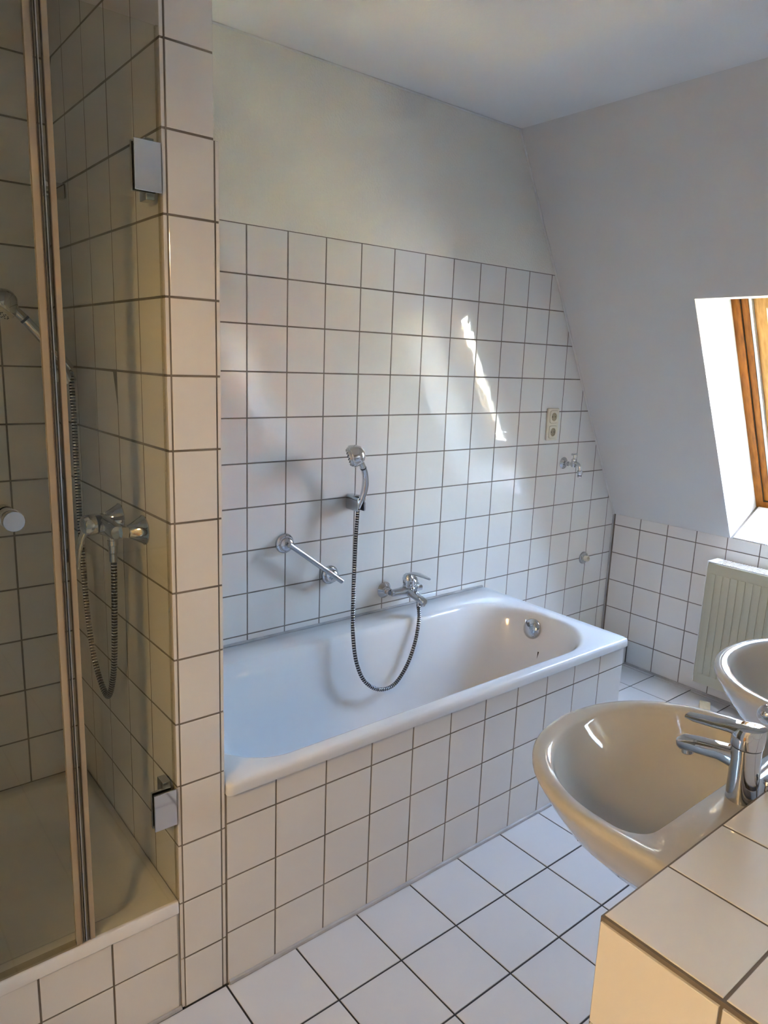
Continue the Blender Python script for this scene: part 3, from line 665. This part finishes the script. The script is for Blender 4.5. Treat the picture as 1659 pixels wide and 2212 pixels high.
# ------------------------------------------------------------------ half-height wall carrying the basins
BXE, BY, BZT = -.4337, -1.7337, .885
BL = 1.45; BD = .315
hwall = thing('basin_wall', 'half-height tiled wall carrying both washbasins', 'half wall')
mb = MB(); mb.box(BXE-.0035, BL, BY-BD+.006, BY+.0005, 0, BZT-.0015); mb.build('core', grout_m, hwall, smooth=False)
tiles(hwall, (0, 0, BZT), (1, 0, 0), (0, 1, 0), [BXE-.001, -.2827, -.128]+[-.128+P*k for k in range(1, 10)]+[BL], [BY-BD, BY-.1549, BY], joint=.0042, t=.0075)
tiles(hwall, (BXE-.0075, 0, 0), (0, -1, 0), (0, 0, 1), [-BY-.0005, -BY+.1549, -BY+BD], lines(.0, BZT-.0015, .727, P), joint=.0042)
tiles(hwall, (0, BY+.002, 0), (-1, 0, 0), (0, 0, 1), lines(-BL, -BXE+.006, .2827, P), lines(0, BZT-.001, .727, P))
tiles(hwall, (0, BY-BD-.001, 0), (1, 0, 0), (0, 0, 1), lines(BXE-.006, BL, -.2827, P), lines(0, BZT-.001, .727, P))

# washbasin
def dloop(a, b, yc, yb, rc, z, e=2.12, cx=0):
    pts = []
    for k in range(33):
        th = math.pi*k/32; c_, s_ = math.cos(th), math.sin(th)
        pts.append(V((cx+a*math.copysign(abs(c_)**(2/e), c_), yc+b*abs(s_)**(2/e), z)))
    # left side down to the corner, along the back, up the right side
    for k in range(1, 5): pts.append(V((cx-a, yc+(yb+rc-yc)*k/4, z)))
    for k in range(1, 7):
        t = math.pi+math.pi/2*k/6; pts.append(V((cx-a+rc+rc*math.cos(t), yb+rc+rc*math.sin(t), z)))
    for k in range(1, 9): pts.append(V((cx-a+rc+(2*a-2*rc)*k/9, yb, z)))
    for k in range(0, 7):
        t = 1.5*math.pi+math.pi/2*k/6; pts.append(V((cx+a-rc+rc*math.cos(t), yb+rc+rc*math.sin(t), z)))
    for k in range(1, 4): pts.append(V((cx+a, yb+rc+(yc-yb-rc)*k/4, z)))
    return pts
DZK = .8455
def basin(name, x, y0, label):
    t = thing(name, label, 'washbasin', (x, y0, DZK), 'washbasins on the half-height wall')
    yc = .130
    L_ = [(.07, .05, .10, .002, .02, -.168), (.13, .11, .11, .002, .03, -.160), (.178, .163, .12, .002, .03, -.138), (.220, .210, yc, .002, .02, -.095), (.254, .243, yc, .002, .012, -.048), (.272, .261, yc, .002, .006, -.018), (.2795, .2675, yc, .002, .005, -.005), (.280, .268, yc, .002, .004, .0035), (.276, .264, yc, .003, .004, .0082), (.268, .254, yc, .004, .004, .0095),
          (.254, .236, yc, .068, .05, .0080), (.249, .230, yc, .073, .05, .0030), (.246, .226, yc, .076, .05, -.006), (.239, .215, yc, .083, .05, -.026), (.222, .190, yc, .092, .055, -.068), (.195, .150, yc, .100, .055, -.104), (.150, .105, yc, .103, .040, -.126), (.09, .055, yc, .106, .015, -.137), (.03, .02, yc, .112, .003, -.140)]
    mb = MB(); mb.rings([dloop(*q) for q in L_], True, True); mb.build('bowl', ceramic_m, t, angle=70)
    mb = MB(); mb.lathe([(.030, 0), (.030, .003), (.024, .005), (.0, .007)], (0, .128, -.1395), (0, 0, 1), 28); mb.build('drain_plug', chrome_m, t)
    mb = MB(); mb.lathe([(.010, 0), (.010, .0012), (.0, .0012)], (0, .0905, -.045), (0, 1, .35), 18); mb.build('overflow_hole', satin_m, t)
    return t
basin('washbasin', .028, BY+.002, 'beige ceramic washbasin nearest the shower, on the tiled half wall')
basin('washbasin', .700, BY-.012, 'beige ceramic washbasin further along, in front of the radiator')

def faucet(name, x, y, label):
    t = thing(name, label, 'basin tap', (x, y, DZK+.009), 'basin taps')
    mb = MB(); mb.loft([((0, 0, 0), (1, 0, 0), (0, 1, 0), .0265, .0265, 2), ((0, 0, .004), (1, 0, 0), (0, 1, 0), .0262, .0262, 2), ((0, .002, .04), (1, 0, 0), (0, 1, 0), .0242, .0245, 2), ((0, .004, .075), (1, 0, 0), (0, 1, 0), .0232, .0238, 2), ((0, .005, .093), (1, 0, 0), (0, 1, 0), .0238, .0240, 2)], 36)
    mb.build('body', chrome_m, t)
    mb = MB(); mb.loft([((0, -.004, .052), (1, 0, 0), (0, -.5, .86), .017, .026, 2.6), ((0, .016, .066), (1, 0, 0), (0, -.45, .89), .0165, .020, 2.8), ((0, .040, .067), (1, 0, 0), (0, -.30, .95), .0170, .0150, 3.4), ((0, .080, .060), (1, 0, 0), (0, .20, .98), .0168, .0128, 3.6), ((0, .112, .053), (1, 0, 0), (0, .2, .98), .0162, .0118, 3.6), ((0, .1185, .0515), (1, 0, 0), (0, .2, .98), .0125, .0088, 3)], 28); s_ = mb.build('spout', chrome_m, t)
    mb = MB(); mb.lathe([(.0105, 0), (.0105, .008), (.009, .0095)], (0, .103, .0445), (0, -.2, -1), 22); mb.build('aerator', satin_m, s_)
    mb = MB(); mb.lathe([(.0225, 0), (.0225, .003)], (0, .005, .092), (0, 0, 1), 32); mb.build('joint_ring', dark_m, t)
    mb = MB(); mb.loft([((0, .005, .095), (1, 0, 0), (0, 1, 0), .0250, .0250, 2), ((0, .005, .097), (1, 0, 0), (0, 1, 0), .0258, .0258, 2), ((0, .004, .120), (1, 0, 0), (0, 1, -.12), .0258, .0260, 2), ((0, .002, .128), (1, 0, 0), (0, 1, -.15), .0240, .0245, 2), ((0, .002, .1305), (1, 0, 0), (0, 1, -.15), .0200, .0205, 2)], 36); c_ = mb.build('lever_cap', chrome_m, t)
    mb = MB(); mb.loft([((0, -.004, .1205), (1, 0, 0), (0, .1, 1), .0225, .0105, 2.6), ((0, .014, .1205), (1, 0, 0), (0, .1, 1), .0215, .0105, 2.8), ((0, .032, .118), (1, 0, 0), (0, .14, 1), .0165, .0085, 3.2), ((0, .060, .112), (1, 0, 0), (0, .18, 1), .0138, .0064, 3.6), ((0, .095, .1065), (1, 0, 0), (0, .1, 1), .0130, .0054, 3.6), ((0, .110, .1060), (1, 0, 0), (0, 0, 1), .0110, .0040, 3)], 26); mb.build('lever', chrome_m, c_)
    mb = MB(); mb.tube([(.004, -.034, -.005), (.004, -.034, .040)], .0028, 10); pr = mb.build('pop_up_rod', chrome_m, t)
    mb = MB(); mb.lathe([(.004, 0), (.0062, .003), (.0062, .009), (.0, .012)], (.004, -.034, .039), (0, 0, 1), 14); mb.build('rod_knob', chrome_m, pr)
    return t
faucet('basin_tap', .0190, -1.7000, 'chrome lever tap on the washbasin nearest the shower')
faucet('basin_tap', .700, -1.7105, 'chrome lever tap on the washbasin in front of the radiator')
mb = MB(); mb.tube([(-.252, BY+.004, DZK+.013), (.31, BY+.004, DZK+.013)], .006, 8); struct(mb.build('trim_9', wsil_m), 'white silicone joint behind the nearer washbasin', 'trim')

# towel rail sticking out of the half wall between the two basins
tw = thing('towel_rail', 'short chrome rail with rounded end between the two washbasins', 'towel rail', (.348, BY+.003, .866))
mb = MB(); mb.lathe([(.026, 0), (.026, .003), (.022, .008), (.011, .011)], (0, 0, 0), (0, 1, 0), 28); mb.build('flange', chrome_m, tw)
mb = MB(); mb.lathe([(.0095, .008), (.0095, .118)], (0, 0, 0), (0, 1, 0), 20); mb.build('bar', chrome_m, tw)
mb = MB(); mb.lathe([(.010, .112)]+[(.021*math.sin(k*math.pi/10), .132-.021*math.cos(k*math.pi/10)) for k in range(2, 11)], (0, 0, 0), (0, 1, 0), 26); mb.build('end_knob', chrome_m, tw)

# ------------------------------------------------------------------ small things on the floor
w_o = thing('wood_wedge', 'small pale wooden wedge on the floor under the basins', 'wedge', (2.03, -.705, .001))
mb = MB(); mb.prism([(-.045, -.02, 0), (.045, -.02, 0), (.045, -.02, .028), (.02, -.02, .034), (-.045, -.02, .006)], (0, .045, 0)); mb.build('block', wedge_m, w_o, smooth=False)
w_o.rotation_euler = (0, 0, .5)

# ------------------------------------------------------------------ the house across the street
nb = thing('neighbour_house', 'sunlit yellow house with orange tiled roof outside the window', 'house', (11, 3, -6))
mb = MB(); mb.box(0, 6, -9, 9, 0, 7.2); mb.build('wall', facade_m, nb, smooth=False)
mb = MB(); mb.prism([(-.5, -9.3, 7.0), (3, -9.3, 9.6), (6.5, -9.3, 7.0), (3, -9.3, 7.0)], (0, 18.6, 0)); mb.build('roof', rooft_m, nb, smooth=False)
mb = MB(); mb.tube([(-.55, -9.3, 7.0), (-.55, 9.3, 7.0)], .08, 8); mb.build('gutter', white_m, nb)
for z in (1.2, 4.2):
    for k in range(6):
        y = -7.5+3*k; mb = MB(); mb.box(-.05, .1, y-.6, y+.6, z, z+1.6); wd = mb.build('window', white_m, nb, smooth=False)
        mb = MB(); mb.box(-.07, -.04, y-.5, y+.5, z+.1, z+1.5); mb.build('pane', dark_m, wd, smooth=False)
mb = MB(); mb.box(-20, 60, -60, 60, -6.3, -6.0); struct(mb.build('ground', white_m, smooth=False), 'pale street far below the window', 'ground')
